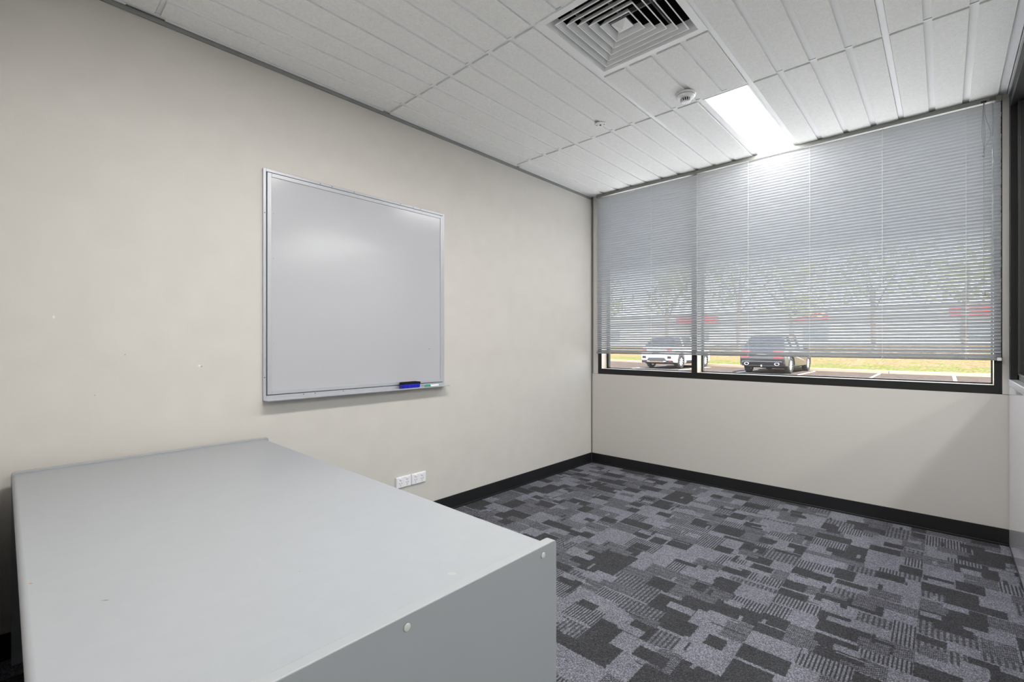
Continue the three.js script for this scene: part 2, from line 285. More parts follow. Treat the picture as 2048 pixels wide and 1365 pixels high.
{ // smoke detector
  const t = thing('smoke_detector', 'white round smoke detector with dark slots beside the lit ceiling panel', 'smoke detector', [1.515, 2.6925, 1.318]);
  const lathe = (p) => new THREE.LatheGeometry(p.map(([a, b]) => new THREE.Vector2(a, b)), 48);
  part('base', lathe([[0.0001, 0], [0.056, 0], [0.057, -0.002], [0.057, -0.011], [0.055, -0.013], [0.0001, -0.013]]), white, t);
  part('body', lathe([[0.0001, -0.013], [0.053, -0.013], [0.053, -0.020], [0.049, -0.026], [0.040, -0.0295], [0.033, -0.031], [0.0001, -0.031]]), whiteSatin, t);
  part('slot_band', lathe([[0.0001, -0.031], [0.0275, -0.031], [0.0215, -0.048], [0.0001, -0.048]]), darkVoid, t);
  for (let k = 0; k < 14; k++) { const g = box(-0.0017, 0.0017, -0.0093, 0.0093, -0.0035, 0.0035, 0.0008); g.rotateX(0.36); g.translate(0, -0.0395, 0.0262); g.rotateY(k / 14 * Math.PI * 2 + 0.1); part('rib', g, whiteSatin, t); }
  part('cap', lathe([[0.024, -0.0465], [0.0245, -0.048], [0.0225, -0.051], [0.012, -0.0525], [0.0001, -0.0525]]), whiteSatin, t);
}
{ // small flat ceiling sensor
  const t = thing('ceiling_sensor', 'small flat white ceiling sensor disc with a dark centre', 'sensor', [0.938, 2.6925, 1.332]);
  part('disc', new THREE.LatheGeometry([[0.0001, 0], [0.038, 0], [0.038, -0.003], [0.034, -0.006], [0.012, -0.007], [0.0001, -0.007]].map((p) => new THREE.Vector2(...p)), 36), white, t);
  part('lens', cyl(0.006, 0.006, 0.006, 0, -0.008, 0, 'y', 14), std('#2a0a0d', 0.2), t);
  for (const a of [0.4, 0.4 + Math.PI]) part('screw', cyl(0.0035, 0.0035, 0.002, 0.025 * Math.cos(a), -0.0072, -0.025 * Math.sin(a), 'y', 10), std('#5a5a58', 0.4, { metalness: 0.6 }), t);
}

// ---------------------------------------------------------------- window in the back wall
{
  const w = thing('window_1', 'wide black aluminium window with a mullion left of centre', 'window', [0, 0, 0], null, 'structure');
  const X0 = 0.079, X1 = 2.901, Y0 = 0.9035, Y1 = 2.70, sill = 0.957, L = 0.119, MA = 1.026, MB = 1.074, R = 2.866, zin = 0.0, zout = -0.1;
  // black room-side faces
  part('frame', [box(X0, L, Y0, Y1, -0.004, zin, 0.001), box(R, X1, Y0, Y1, -0.004, zin, 0.001), box(L, R, Y0, sill, -0.004, zin, 0.001), box(L, R, 2.655, Y1, -0.004, zin, 0.001)], blackFrame, w);
  part('mullion', box(MA, MB, sill, 2.655, -0.004, 0.001, 0.001), blackFrame, w);
  // pale reveals between inner and outer frame
  const rev = std('#e4d8c2', 0.45);
  part('reveal', [box(X0, L, Y0, Y1, zout, -0.004), box(R, X1, Y0, Y1, zout, -0.004), box(L, R, Y0, sill, zout, -0.004), box(L, R, 2.655, Y1, zout, -0.004), box(MA, MB, sill, 2.655, zout, -0.004)], rev, w);
  // outer black sash that holds the glass
  const s = 0.012;
  part('sash', [box(X0, L + s * 1.8, Y0, Y1, -0.135, zout), box(R - s * 0.6, X1, Y0, Y1, -0.135, zout), box(L, R, Y0, sill + 0.008, -0.135, zout), box(L, R, 2.645, Y1, -0.135, zout), box(MA - s, MB + s, sill, 2.65, -0.135, zout)], blackFrame, w);
  part('pane', box(L + s * 1.8, MA - s, sill + 0.008, 2.645, -0.121, -0.115), glass, w);
  part('pane', box(MB + s, R - s * 0.6, sill + 0.008, 2.645, -0.121, -0.115), glass, w);
}
{ // venetian blind
  const x0 = 0.084, x1 = 2.897, zc = 0.028, b = thing('venetian_blind', 'silver grey venetian blind lowered almost to the window sill', 'blind', [0, 0, 0]);
  const slatMat = std('#bfc1c4', 0.6);
  const cordMat = std('#d8d8d6', 0.7);
  part('headrail', [box(x0, x1, 2.664, 2.692, 0.010, 0.046, 0.0015)], std('#8f908c', 0.45, { metalness: 0.2 }), b);
  // arched slat, room edge up
  const th = 47 * Math.PI / 180, hw = 0.0125, crown = 0.0022, t = 0.00035, n = 8, P = [], I = [], U = [];
  const prof = []; for (let k = 0; k <= n; k++) { const s = -1 + 2 * k / n; prof.push([s * hw, crown * (1 - s * s)]); }
  const sh = new THREE.Shape(); prof.forEach(([a, c], k) => (k ? sh.lineTo(a, c) : sh.moveTo(a, c))); for (let k = n; k >= 0; k--) sh.lineTo(prof[k][0], prof[k][1] - t);
  const sg = new THREE.ExtrudeGeometry(sh, { depth: x1 - x0 - 0.006, bevelEnabled: false });
  sg.rotateY(-Math.PI / 2);                                       // shape x -> +z (room side), extrusion -> -x
  sg.translate((x1 - x0 - 0.006) / 2, 0, 0);
  const slatGeo = sg.clone(); slatGeo.rotateX(-th); slatGeo.computeVertexNormals();
  const smooth = (() => { // smooth across the arch
    const p = slatGeo.attributes.position, nn = slatGeo.attributes.normal;
    return slatGeo;
  })();
  const top = 2.6445, bot = 1.1605, N = 70, pitch = (top - bot) / (N - 1), r = rng(15);
  for (let k = 0; k < N; k++) { const s = part('slat', smooth, slatMat, b); s.position.set((x0 + x1) / 2 + (r() - 0.5) * 0.002, top - k * pitch, zc); s.rotation.x = (r() - 0.5) * 0.03; }
  const lying = sg.clone(); lying.rotateX(-0.10); lying.computeVertexNormals();
  for (let k = 0; k < 6; k++) { const s = part('slat', lying, slatMat, b); s.position.set((x0 + x1) / 2, 1.1262 + k * 0.0034, zc); s.rotation.x = (r() - 0.5) * 0.04; }
  part('bottom_rail', [box(x0, x1 - 0.02, 1.108, 1.1235, zc - 0.011, zc + 0.011, 0.004)], phys('#8d9093', 0.3, { metalness: 0.3 }), b);
  part('end_cap', [box(x1 - 0.02, x1, 1.106, 1.1255, zc - 0.012, zc + 0.012, 0.004)], white, b);
  const zr = zc + hw * Math.cos(th) + 0.0016, lx = [0.245, 0.669, 1.089, 1.495, 1.916, 2.337, 2.744];
  for (const x of lx) {
    part('ladder_cord', [cyl(0.0009, 0.0009, 2.664 - 1.112, x, (2.664 + 1.112) / 2, zr, 'y', 6), cyl(0.0009, 0.0009, 2.664 - 1.112, x, (2.664 + 1.112) / 2, zc - hw * Math.cos(th) - 0.0012, 'y', 6)], cordMat, b);
    part('cord_clip', [tube([[x - 0.02, 1.127, zr], [x - 0.012, 1.130, zr + 0.002], [x - 0.004, 1.124, zr + 0.003], [x + 0.004, 1.128, zr + 0.003], [x + 0.012, 1.130, zr + 0.002], [x + 0.02, 1.125, zr]], 0.0008, 20, 5), tube([[x, 1.127, zr + 0.002], [x - 0.004, 1.113, zr + 0.004], [x, 1.104, zr + 0.003], [x + 0.004, 1.113, zr + 0.004], [x, 1.127, zr + 0.002]], 0.0009, 20, 5)], cordMat, b);
  }
  // tilt wand, cord lock, lift cords and tassel at the right end
  const clear = phys('#d6d8da', 0.12, { transmission: 0.75, thickness: 0.004, ior: 1.45 });
  part('tilt_wand', [cyl(0.003, 0.003, 1.02, 2.858, 2.14, zr + 0.016, 'y', 8), cyl(0.006, 0.006, 0.03, 2.858, 1.63, zr + 0.016, 'y', 8), tube([[2.858, 2.655, zr + 0.016], [2.858, 2.672, zr + 0.014], [2.858, 2.675, zr + 0.006]], 0.002, 8, 6)], clear, b);
  part('tilter', box(2.845, 2.872, 2.664, 2.684, 0.046, 0.054, 0.002), std('#6d6858', 0.5), b);
  part('cord_lock', box(2.808, 2.832, 2.662, 2.676, 0.046, 0.053, 0.002), std('#2b2b2b', 0.5), b);
  const zk = zr + 0.01, grey = std('#8f908f', 0.8);
  for (const [i, dx] of [[0, -0.004], [1, 0.0], [2, 0.004], [3, 0.012]]) part('lift_cord', tube([[2.820 + dx * 0.3, 2.663, 0.052], [2.820 + dx * 0.8 - 0.002, 2.58, zk], [2.820 + dx * 1.8 + (i === 3 ? 0.008 : 0), 2.46, zk + 0.002 * i], [2.822 + dx * 0.6, 2.40, zk], [2.819, 2.36, zk]], 0.0009, 30, 5), grey, b);
  part('cord_connector', new THREE.LatheGeometry([[0.0015, -0.016], [0.005, -0.012], [0.0055, 0.004], [0.003, 0.014], [0.0012, 0.016]].map((p) => new THREE.Vector2(...p)), 14).translate(2.819, 2.352, zk), clear, b);
  part('lift_cord', cyl(0.001, 0.001, 2.34 - 1.53, 2.820, (2.34 + 1.53) / 2, zk, 'y', 6), grey, b);
  part('tassel', new THREE.LatheGeometry([[0.0001, -0.018], [0.009, -0.018], [0.0085, -0.004], [0.004, 0.012], [0.0014, 0.016]].map((p) => new THREE.Vector2(...p)), 16).translate(2.820, 1.515, zk), std('#9ea1a5', 0.5), b);
}

// ---------------------------------------------------------------- whiteboard and what lies on its tray
{
  const z0 = 1.921, z1 = 3.137, y0 = 0.919, y1 = 2.1355, t = thing('whiteboard', 'square whiteboard in an aluminium frame on the cream wall', 'whiteboard', [0, 0, 0]);
  const frameOf = (a, wd, d0, d1, bv) => [box(d0, d1, y0 + a, y1 - a, z0 + a, z0 + a + wd, bv), box(d0, d1, y0 + a, y1 - a, z1 - a - wd, z1 - a, bv), box(d0, d1, y0 + a, y0 + a + wd, z0 + a + wd, z1 - a - wd, bv), box(d0, d1, y1 - a - wd, y1 - a, z0 + a + wd, z1 - a - wd, bv)];
  const outer = frameOf(0, 0.015, 0.001, 0.011, 0.0012), inner = frameOf(0.019, 0.021, 0.001, 0.0165, 0.0015);
  ['side', 'side', 'rail', 'rail'].forEach((nm, k) => { part('outer_frame_' + nm, outer[k], boardFrame, t); part('inner_frame_' + nm, inner[k], boardFrame, t); });
  part('backing', box(0.0005, 0.004, y0 + 0.006, y1 - 0.006, z0 + 0.006, z1 - 0.006), std('#5b5c5e', 0.7), t);
  const marks = tex(1024, 1024, (d, Wd) => {
    const r = rng(31); for (let i = 0; i < Wd * Wd; i++) d.set([179, 179, 185, 255], i * 4);
    const dot = (u, v, a, b, c) => { for (let j = -b; j <= b; j++) for (let i = -a; i <= a; i++) if ((i / (a + 0.3)) ** 2 + (j / (b + 0.3)) ** 2 <= 1) { const x = Math.round(u * Wd) + i, y = Math.round(v * Wd) + j; if (x >= 0 && y >= 0 && x < Wd && y < Wd) d.set([...c, 255], (y * Wd + x) * 4); } };
    dot(0.085, 0.187, 2, 2, [70, 70, 74]);                          // u runs with z from the window end
    dot(0.73, 0.962, 4, 1, [120, 190, 180]); dot(0.715, 0.957, 3, 1, [130, 200, 190]); dot(0.985, 0.95, 1, 2, [120, 190, 180]); dot(0.99, 0.83, 1, 1, [110, 120, 120]); dot(0.99, 0.62, 1, 1, [90, 90, 95]); dot(0.99, 0.22, 1, 1, [100, 100, 104]);
    for (let k = 0; k < 26; k++) dot(r(), r() < 0.6 ? r() * 0.02 : r(), 1, 0, [190, 195, 200]);
    for (let k = 0; k < 14; k++) dot(0.3 + 0.7 * r(), 0.003 + 0.006 * r(), 3, 1, [150, 190, 190]);
  }, true, false);
  const g = box(0.004, 0.0125, y0 + 0.038, y1 - 0.038, z0 + 0.038, z1 - 0.038), uv = g.attributes.uv, p = g.attributes.position;
  for (let i = 0; i < p.count; i++) uv.setXY(i, (p.getZ(i) - z0 - 0.04) / (z1 - z0 - 0.08), (p.getY(i) - y0 - 0.04) / (y1 - y0 - 0.08));
  part('writing_surface', g, phys('#ffffff', 0.5, { map: marks, clearcoat: 0.7, clearcoatRoughness: 0.17 }), t);
  part('pen_tray', [box(0.001, 0.072, 0.9085, 0.912, z0 - 0.002, z1 - 0.001, 0.001), box(0.068, 0.072, 0.9085, 0.9165, z0 - 0.002, z1 - 0.001, 0.0014), box(0.001, 0.012, 0.9085, 0.9195, z0 - 0.002, z1 - 0.001)], boardFrame, t);
  const hole = std('#3b352c', 0.8);
  for (const [y, z] of [[0.9265, 2.925], [0.9265, 2.86], [0.9265, 2.69], [2.128, 2.83], [2.128, 2.76], [2.128, 2.62], [2.128, 2.29], [2.128, 2.19], [2.128, 2.13]]) part('screw_hole', cyl(0.0026, 0.0026, 0.001, 0.0113, y, z, 'x', 10), hole, t);
  for (const y of [1.90, 1.03]) part('screw_hole', cyl(0.0026, 0.0026, 0.001, 0.0113, y, z1 - 0.0075, 'x', 10), hole, t);
}
{ // board eraser, felt side up
  const e = thing('board_eraser', 'blue board eraser with a black felt top on the whiteboard tray', 'eraser', [0.041, 0.9122, 2.235]);
  e.rotation.y = 0.03;
  const sh = (w, l, r) => { const s = new THREE.Shape(); s.moveTo(-w + r, -l); s.lineTo(w - r, -l); s.quadraticCurveTo(w, -l, w, -l + r); s.lineTo(w, l - r); s.quadraticCurveTo(w, l, w - r, l); s.lineTo(-w + r, l); s.quadraticCurveTo(-w, l, -w, l - r); s.lineTo(-w, -l + r); s.quadraticCurveTo(-w, -l, -w + r, -l); return s; };
  const ex = (s, d, b) => { const g = new THREE.ExtrudeGeometry(s, { depth: d, bevelEnabled: true, bevelSize: b, bevelThickness: b, bevelSegments: 3, curveSegments: 8 }); g.rotateX(-Math.PI / 2); return g; };
  const body = ex(sh(0.0205, 0.070, 0.012), 0.024, 0.003); body.translate(0, 0.003, 0);
  { const p = body.attributes.position; for (let i = 0; i < p.count; i++) { const k = 0.86 + 0.14 * Math.min(1, p.getY(i) / 0.02); p.setX(i, p.getX(i) * k); p.setZ(i, p.getZ(i) * (0.93 + 0.07 * Math.min(1, p.getY(i) / 0.02))); } body.computeVertexNormals(); }
  const b = part('body', body, phys('#1a1fb4', 0.35, { clearcoat: 0.3 }), e);
  for (let k = 0; k < 5; k++) part('grip_rib', [box(0.0215, 0.0242, 0.008, 0.024, -0.048 + k * 0.024 - 0.003, -0.048 + k * 0.024 + 0.003, 0.001)], b.material, b);
  const felt = ex(sh(0.021, 0.073, 0.016), 0.006, 0.003); felt.translate(0, 0.032, 0);
  { const p = felt.attributes.position; for (let i = 0; i < p.count; i++) { const q = p.getZ(i) / 0.076; if (p.getY(i) > 0.034) p.setY(i, p.getY(i) + 0.007 * (1 - q * q)); } felt.computeVertexNormals(); }
  part('felt_pad', felt, std('#0c0c0d', 0.95), e);
}
{ // marker pen
  const m = thing('marker_pen', 'white marker pen with a green cap on the whiteboard tray', 'marker', [0.048, 0.9192, 2.058]);
  m.rotation.y = 0.02;
  const lz = (p) => { const g = new THREE.LatheGeometry(p.map((q) => new THREE.Vector2(...q)), 20); g.rotateX(Math.PI / 2); return g; };   // +y -> +z
  part('barrel', lz([[0.0001, -0.055], [0.0062, -0.055], [0.0070, -0.05], [0.0070, 0.02], [0.0001, 0.02]]), phys('#f2f2f2', 0.3, { clearcoat: 0.3 }), m);
  part('end_plug', lz([[0.0001, -0.060], [0.0048, -0.060], [0.0056, -0.055], [0.0001, -0.055]]), std('#0f7f68', 0.35), m);
  const c = part('cap', lz([[0.0001, 0.018], [0.0074, 0.018], [0.0075, 0.05], [0.0060, 0.062], [0.0001, 0.063]]), std('#159a80', 0.35), m);
  part('clip', box(-0.0015, 0.0015, 0.007, 0.0095, 0.022, 0.052, 0.0006), c.material, c);
}
// ---------------------------------------------------------------- double power points
function powerPoint(label, z) {
  const t = thing('power_outlet', label, 'power point', [0, 0.2925, z], 'double power points low on the wall');
  const pm = phys('#e9e9ee', 0.3, { clearcoat: 0.2 }), slot = std('#4b4b50', 0.7);
  part('plate', box(0.0, 0.0105, -0.0355, 0.0355, -0.0588, 0.0588, 0.0025), pm, t);
  part('cover', box(0.0098, 0.0122, -0.0335, 0.0335, -0.049, 0.0568, 0.001), pm, t);
  for (const s of [-1, 1]) {
    const zz = s * 0.026 + 0.004 * 0;
    const k = part('switch', cyl(0.0078, 0.0078, 0.0045, 0.0138, 0.0205, zz, 'x', 20), pm, t); k.geometry.rotateX(0);
    part('rocker', box(0.0155, 0.0178, 0.0155, 0.0255, zz - 0.004, zz + 0.004, 0.001), pm, k);
    const pin = (dy, dz, a) => { const g = box(-0.0004, 0.0004, -0.0045, 0.0045, -0.0010, 0.0010); g.rotateX(a); g.translate(0.0124, dy, zz + dz); return g; };
    part('socket', [pin(-0.006, 0.0072, 0.5), pin(-0.006, -0.0072, -0.5), pin(-0.0205, 0, 0)], slot, t);
  }
}
powerPoint('white double power point on the left, nearer the desk', 2.2635);
powerPoint('white double power point on the right, farther from the desk', 2.1425);

// ---------------------------------------------------------------- desk
{
  const x0 = 0.055, x1 = 1.937, zf = 3.134, zn = 4.044, top = 0.7255, t = thing('desk', 'large pale grey desk with full end panels against the whiteboard wall', 'desk', [0, 0, 0]);
  const th = 0.025, grey = std('#9b9ea1', 0.33);
  // end panels with rounded top corners
  const panel = (x, nm) => {
    const s = new THREE.Shape(), r = 0.014; s.moveTo(-zn, 0.002); s.lineTo(-zn, top - r); s.quadraticCurveTo(-zn, top, -zn + r, top); s.lineTo(-zf - r, top); s.quadraticCurveTo(-zf, top, -zf, top - r); s.lineTo(-zf, 0.002); s.lineTo(-zn, 0.002);
    const g = new THREE.ExtrudeGeometry(s, { depth: th - 0.005, bevelEnabled: true, bevelSize: 0.0025, bevelThickness: 0.0025, bevelOffset: -0.0025, bevelSegments: 3, curveSegments: 8 });
    g.rotateY(Math.PI / 2); g.translate(x + 0.0025, 0, 0); return part(nm, g, grey, t);
  };
  panel(x0, 'end_panel'); const right = panel(x1 - th, 'end_panel');
  // worktop with a bull-nosed user edge; its few marks: 1024 px over 1.86 x 0.91 m
  const dm = tex(2048, 1024, (d, Wd, Hd) => {
    const n = valueNoise(91, 64); for (let j = 0; j < Hd; j++) for (let i = 0; i < Wd; i++) { const v = 0.994 + 0.012 * n(i / 32, j / 32); d.set([154 * v, 157 * v, 162 * v, 255], (j * Wd + i) * 4); }
    const at = (x, z) => [(x - x0) / 1.9 * Wd, (z - zf) / 0.95 * Hd];
    const ell = (x, z, a, b, ang, c, k) => { const [ci, cj] = at(x, z), R = Math.ceil(Math.max(a, b)) + 1; for (let j = -R; j <= R; j++) for (let i = -R; i <= R; i++) { const u = (i * Math.cos(ang) + j * Math.sin(ang)) / a, v = (-i * Math.sin(ang) + j * Math.cos(ang)) / b; if (u * u + v * v < 1) { const x2 = Math.round(ci + i), y2 = Math.round(cj + j); if (x2 >= 0 && y2 >= 0 && x2 < Wd && y2 < Hd) { const o = (y2 * Wd + x2) * 4; for (let q = 0; q < 3; q++) d[o + q] = d[o + q] * (1 - k) + c[q] * k; } } } };
    ell(1.460, 3.930, 6, 1.5, -0.744, [92, 88, 76], 0.85); ell(1.456, 3.935, 4, 1.1, -0.744, [126, 118, 98], 0.8);
    ell(1.869, 3.412, 11, 7, -0.7, [176, 174, 164], 0.55);
    ell(1.264, 4.026, 4, 2.5, -0.5, [165, 112, 62], 0.9); ell(0.118, 4.022, 2.2, 2.2, 0, [70, 70, 70], 0.85); ell(0.72, 4.012, 4, 1, -0.5, [100, 100, 104], 0.7);
    ell(0.46, 3.992, 12, 1, 0.3, [148, 144, 132], 0.6); ell(0.52, 4.0, 14, 1, -0.6, [148, 144, 130], 0.6); ell(1.618, 3.629, 2, 1.2, 0, [120, 120, 118], 0.7); ell(0.825, 3.826, 3, 1, 0.4, [140, 134, 122], 0.7); ell(1.493, 3.187, 2.5, 1.2, -0.5, [130, 130, 132], 0.7); ell(0.418, 3.808, 2, 1, 0.7, [130, 130, 130], 0.6); ell(1.12, 3.41, 2, 1, 0.2, [135, 132, 124], 0.7);
  }, true, false);
  const wm = std('#ffffff', 0.33, { map: dm });
  const s = new THREE.Shape(), yb = 0.692, yt = 0.7175, zb = zn - 0.001, r = (yt - yb) / 2; s.moveTo(-(zf + 0.02), yb); s.lineTo(-(zf + 0.02), yt - 0.003); s.quadraticCurveTo(-(zf + 0.02), yt, -(zf + 0.023), yt); s.lineTo(-(zb - r), yt); s.absarc(-(zb - r), yb + r, r, Math.PI / 2, Math.PI * 1.5, false); s.lineTo(-(zf + 0.02), yb);
  const g = new THREE.ExtrudeGeometry(s, { depth: x1 - x0 - 2 * th, bevelEnabled: false, curveSegments: 16 }); g.rotateY(Math.PI / 2); g.translate(x0 + th, 0, 0);
  { const p = g.attributes.position, u = g.attributes.uv; for (let i = 0; i < p.count; i++) u.setXY(i, (p.getX(i) - x0) / 1.9, (p.getZ(i) - zf) / 0.95); }
  part('worktop', g, wm, t);
  part('modesty_panel', box(x0 + th, x1 - th, 0.22, yb, zf + 0.10, zf + 0.118), grey, t);
  for (const [z, y] of [[3.188, 0.7045], [3.575, 0.7045], [3.98, 0.7045]]) part('screw_cap', new THREE.LatheGeometry([[0.0001, 0], [0.0072, 0], [0.0072, 0.0012], [0.006, 0.0024], [0.0001, 0.0026]].map((q) => new THREE.Vector2(...q)), 20).rotateZ(-Math.PI / 2).translate(x1, y - 0.0015, z), std('#c9c8c4', 0.4), right);
}

// ---------------------------------------------------------------- outside: car park, kerb, grass bank, trees, hall, cars
const G = -0.10;
const kerbLine = [[30, -21.6], [6, -21.8], [0.9, -21.75], [-2.1, -22.2], [-5.7, -23.1], [-13, -25.3], [-45, -35]];
const kerbZ = (x) => { for (let i = 0; i < kerbLine.length - 1; i++) { const [a, b] = kerbLine[i], [c, e] = kerbLine[i + 1]; if (x <= a && x >= c) return b + (e - b) * (a - x) / (a - c); } return x > 30 ? -21.6 : -35; };
{
  const asphalt = tex(512, 512, (d, Wd) => { const r = rng(51), n = valueNoise(52, 32); for (let j = 0; j < Wd; j++) for (let i = 0; i < Wd; i++) { const v = 0.82 + 0.22 * n(i / 16, j / 16) + 0.34 * (r() - 0.5) + (r() > 0.985 ? 0.5 : 0); d.set([Math.min(255, 82 * v), Math.min(255, 74 * v), Math.min(255, 69 * v), 255], (j * Wd + i) * 4); } });
  struct('bounce_apron', box(-60, 40, G - 0.2, G, -13, -0.3), std('#d2d2cf', 0.9), 'unseen pale concrete added along the building to bounce daylight indoors', 'bounce_paving');  // unseen pale ground, added to throw daylight up onto the ceiling
  struct('car_park', box(-60, 40, G - 0.2, G, -36, -13), phys('#ffffff', 0.95, { map: scaled(asphalt, 4), specularIntensity: 0 }), 'sunlit asphalt car park outside the window', 'car park');
  const lawn = tex(1024, 1024, (d, Wd) => { const r = rng(53), n = valueNoise(54, 64), m = valueNoise(55, 128), q = valueNoise(56, 256); for (let j = 0; j < Wd; j++) for (let i = 0; i < Wd; i++) {
    const near = 1 - j / Wd, g = 0.55 * n(i / 24, j / 24) + 0.45 * m(i / 9, j / 9) + (near > 0.86 ? 0.2 : -0.08), f = 0.66 + 0.34 * q(i / 4, j / 4) + 0.3 * (r() - 0.5), k = Math.max(0, Math.min(1, (g - 0.42) * 5));
    d.set([Math.min(255, (134 * (1 - k) + 110 * k) * f), Math.min(255, (113 * (1 - k) + 112 * k) * f), Math.min(255, (88 * (1 - k) + 68 * k) * f), 255], (j * Wd + i) * 4); } });
  // grass bank: strips from the kerb outwards, gently rising
  const P = [], U = [], I = [], nx = 60, nz = 40, bumpN = valueNoise(58, 64);
  for (let j = 0; j <= nz; j++) for (let i = 0; i <= nx; i++) { const x = 30 - 75 * i / nx, dd = 50 * (j / nz) ** 1.6, z = kerbZ(x) - 0.16 - dd; P.push(x, 0.02 + dd * 0.03 + (j ? 0.09 * (bumpN(x * 0.8, z * 0.8) - 0.5) : 0), z); U.push(x / 12, dd / 24); }
  for (let j = 0; j < nz; j++) for (let i = 0; i < nx; i++) { const a = j * (nx + 1) + i, b = a + 1, c = a + nx + 1, e = c + 1; I.push(a, b, c, b, e, c); }
  const g = new THREE.BufferGeometry(); g.setAttribute('position', new THREE.Float32BufferAttribute(P, 3)); g.setAttribute('uv', new THREE.Float32BufferAttribute(U, 2)); g.setIndex(I); g.computeVertexNormals();
  struct('grass_bank', g, phys('#ffffff', 0.95, { map: lawn, specularIntensity: 0 }), 'dry patchy grass bank rising behind the kerb', 'grass');
  const kg = [];
  for (let i = 0; i < kerbLine.length - 1; i++) { const [a, b] = kerbLine[i], [c, e] = kerbLine[i + 1], L = Math.hypot(c - a, e - b), q = box(-L / 2, L / 2, G - 0.05, 0.03, -0.1, 0.1, 0.02); q.rotateY(-Math.atan2(e - b, c - a)); q.translate((a + c) / 2, 0, (b + e) / 2 - 0.06); kg.push(q); }
  struct('kerb', kg, std('#a8967f', 0.9), 'pale concrete kerb between the car park and the grass', 'kerb');
  const lm = std('#f4f2ec', 0.8);
  [[2.93, 'white parking bay line farthest right beyond the window'], [0.60, 'white parking bay line second from the right'], [-1.79, 'white parking bay line just right of the dark car'], [-4.20, 'white parking bay line just left of the dark car'], [-6.85, 'white parking bay line just right of the white car'], [-9.35, 'white parking bay line just left of the white car']].forEach(([x, l]) => solo('parking_line', box(x - 0.045, x + 0.045, G, G + 0.003, -21.55 + (x < -4.5 ? -0.8 : 0), -16.2), lm, l, 'marking', 'parking bay lines'));
}
function car(name, label, pos, turn, o) {
  const t = thing(name, label, 'car', pos, 'parked cars'); t.rotation.y = turn;
  const body = phys(o.color, o.rough, { clearcoat: 1, clearcoatRoughness: 0.04, metalness: o.metal }), plastic = std('#17181a', 0.55), dark = std('#060607', 0.9), glassDark = phys('#0c0f11', 0.05, { clearcoat: 1 }), red = phys('#c2141c', 0.15, { clearcoat: 1, emissive: hex('#000000') }), chrome = std('#d6d8da', 0.15, { metalness: 1 });
  const Wd = 1.86, RA = 1.34, FA = -1.52, R = 0.36, A = 0.43;      // car axis: rear at +z, front at -z
  // side silhouette in (-z, y); wheel arches cut out
  const s = new THREE.Shape();
  s.moveTo(-2.20, 0.42); s.quadraticCurveTo(-2.27, 0.55, -2.26, 0.72); s.quadraticCurveTo(-2.25, 0.98, -2.17, 1.08); s.lineTo(-2.05, 1.12); s.lineTo(1.0, 1.06); s.quadraticCurveTo(1.95, 1.0, 2.22, 0.84); s.quadraticCurveTo(2.34, 0.70, 2.30, 0.40); s.lineTo(2.16, 0.30);
  s.lineTo(-FA + A, 0.30); s.absarc(-FA, R, A, -0.14, Math.PI + 0.14, false); s.lineTo(-RA + A, 0.28); s.absarc(-RA, R, A, -0.18, Math.PI + 0.14, false); s.lineTo(-2.12, 0.33); s.lineTo(-2.20, 0.42);
  const bg = new THREE.ExtrudeGeometry(s, { depth: Wd - 0.12, bevelEnabled: true, bevelSize: 0.05, bevelThickness: 0.06, bevelOffset: -0.05, bevelSegments: 4, curveSegments: 14 }); bg.translate(0, 0, -(Wd - 0.12) / 2); bg.rotateY(Math.PI / 2);
  { const p = bg.attributes.position; for (let i = 0; i < p.count; i++) { const z = p.getZ(i), y = p.getY(i); let k = 1 - 0.05 * Math.max(0, (y - 0.75) / 0.4); if (z > 1.75) k *= 1 - 0.07 * ((z - 1.75) / 0.55) ** 2; if (z < -1.7) k *= 1 - 0.16 * ((-1.7 - z) / 0.65) ** 2; p.setX(i, p.getX(i) * k); } bg.computeVertexNormals(); }
  part('body', bg, body, t);
  part('underbody', [box(-0.78, 0.78, 0.24, 0.55, -2.1, 2.0)], dark, t);
  const c = new THREE.Shape(); c.moveTo(-2.12, 1.06); c.lineTo(-1.62, 1.58); c.quadraticCurveTo(-1.2, 1.68, -0.4, 1.67); c.quadraticCurveTo(0.2, 1.64, 0.55, 1.5); c.lineTo(1.22, 1.04); c.lineTo(-2.12, 1.06);
  const cg = new THREE.ExtrudeGeometry(c, { depth: 1.42, bevelEnabled: true, bevelSize: 0.05, bevelThickness: 0.12, bevelOffset: -0.05, bevelSegments: 4, curveSegments: 10 }); cg.translate(0, 0, -0.71); cg.rotateY(Math.PI / 2);
  { const p = cg.attributes.position; for (let i = 0; i < p.count; i++) p.setX(i, p.getX(i) * (1.02 - 0.22 * Math.max(0, (p.getY(i) - 1.05) / 0.6))); cg.computeVertexNormals(); }
  const cab = part('cabin', cg, glassDark, t);
  part('roof_panel', box(-0.56, 0.56, 1.645, 1.69, -0.35, 1.45, 0.02), body, cab);
  for (const sx of [-1, 1]) { for (const [z, yr] of [[1.05, 0.4], [-0.1, 0.25]]) { const q = box(-0.03, 0.03, -0.28, 0.28, -0.05, 0.05, 0.01); q.rotateX(yr * 0.6); q.rotateZ(sx * 0.22); q.translate(sx * 0.78, 1.34, z); part('pillar', q, body, cab); } const m = new RoundedBoxGeometry(0.2, 0.13, 0.1, 3, 0.04); m.translate(sx * 1.0, 1.12, -0.55); part('mirror', m, body, t); part('door_handle', box(sx * 0.905 - 0.02, sx * 0.905 + 0.02, 0.86, 0.89, 0.35, 0.55, 0.008), o.handle ? plastic : body, t); }
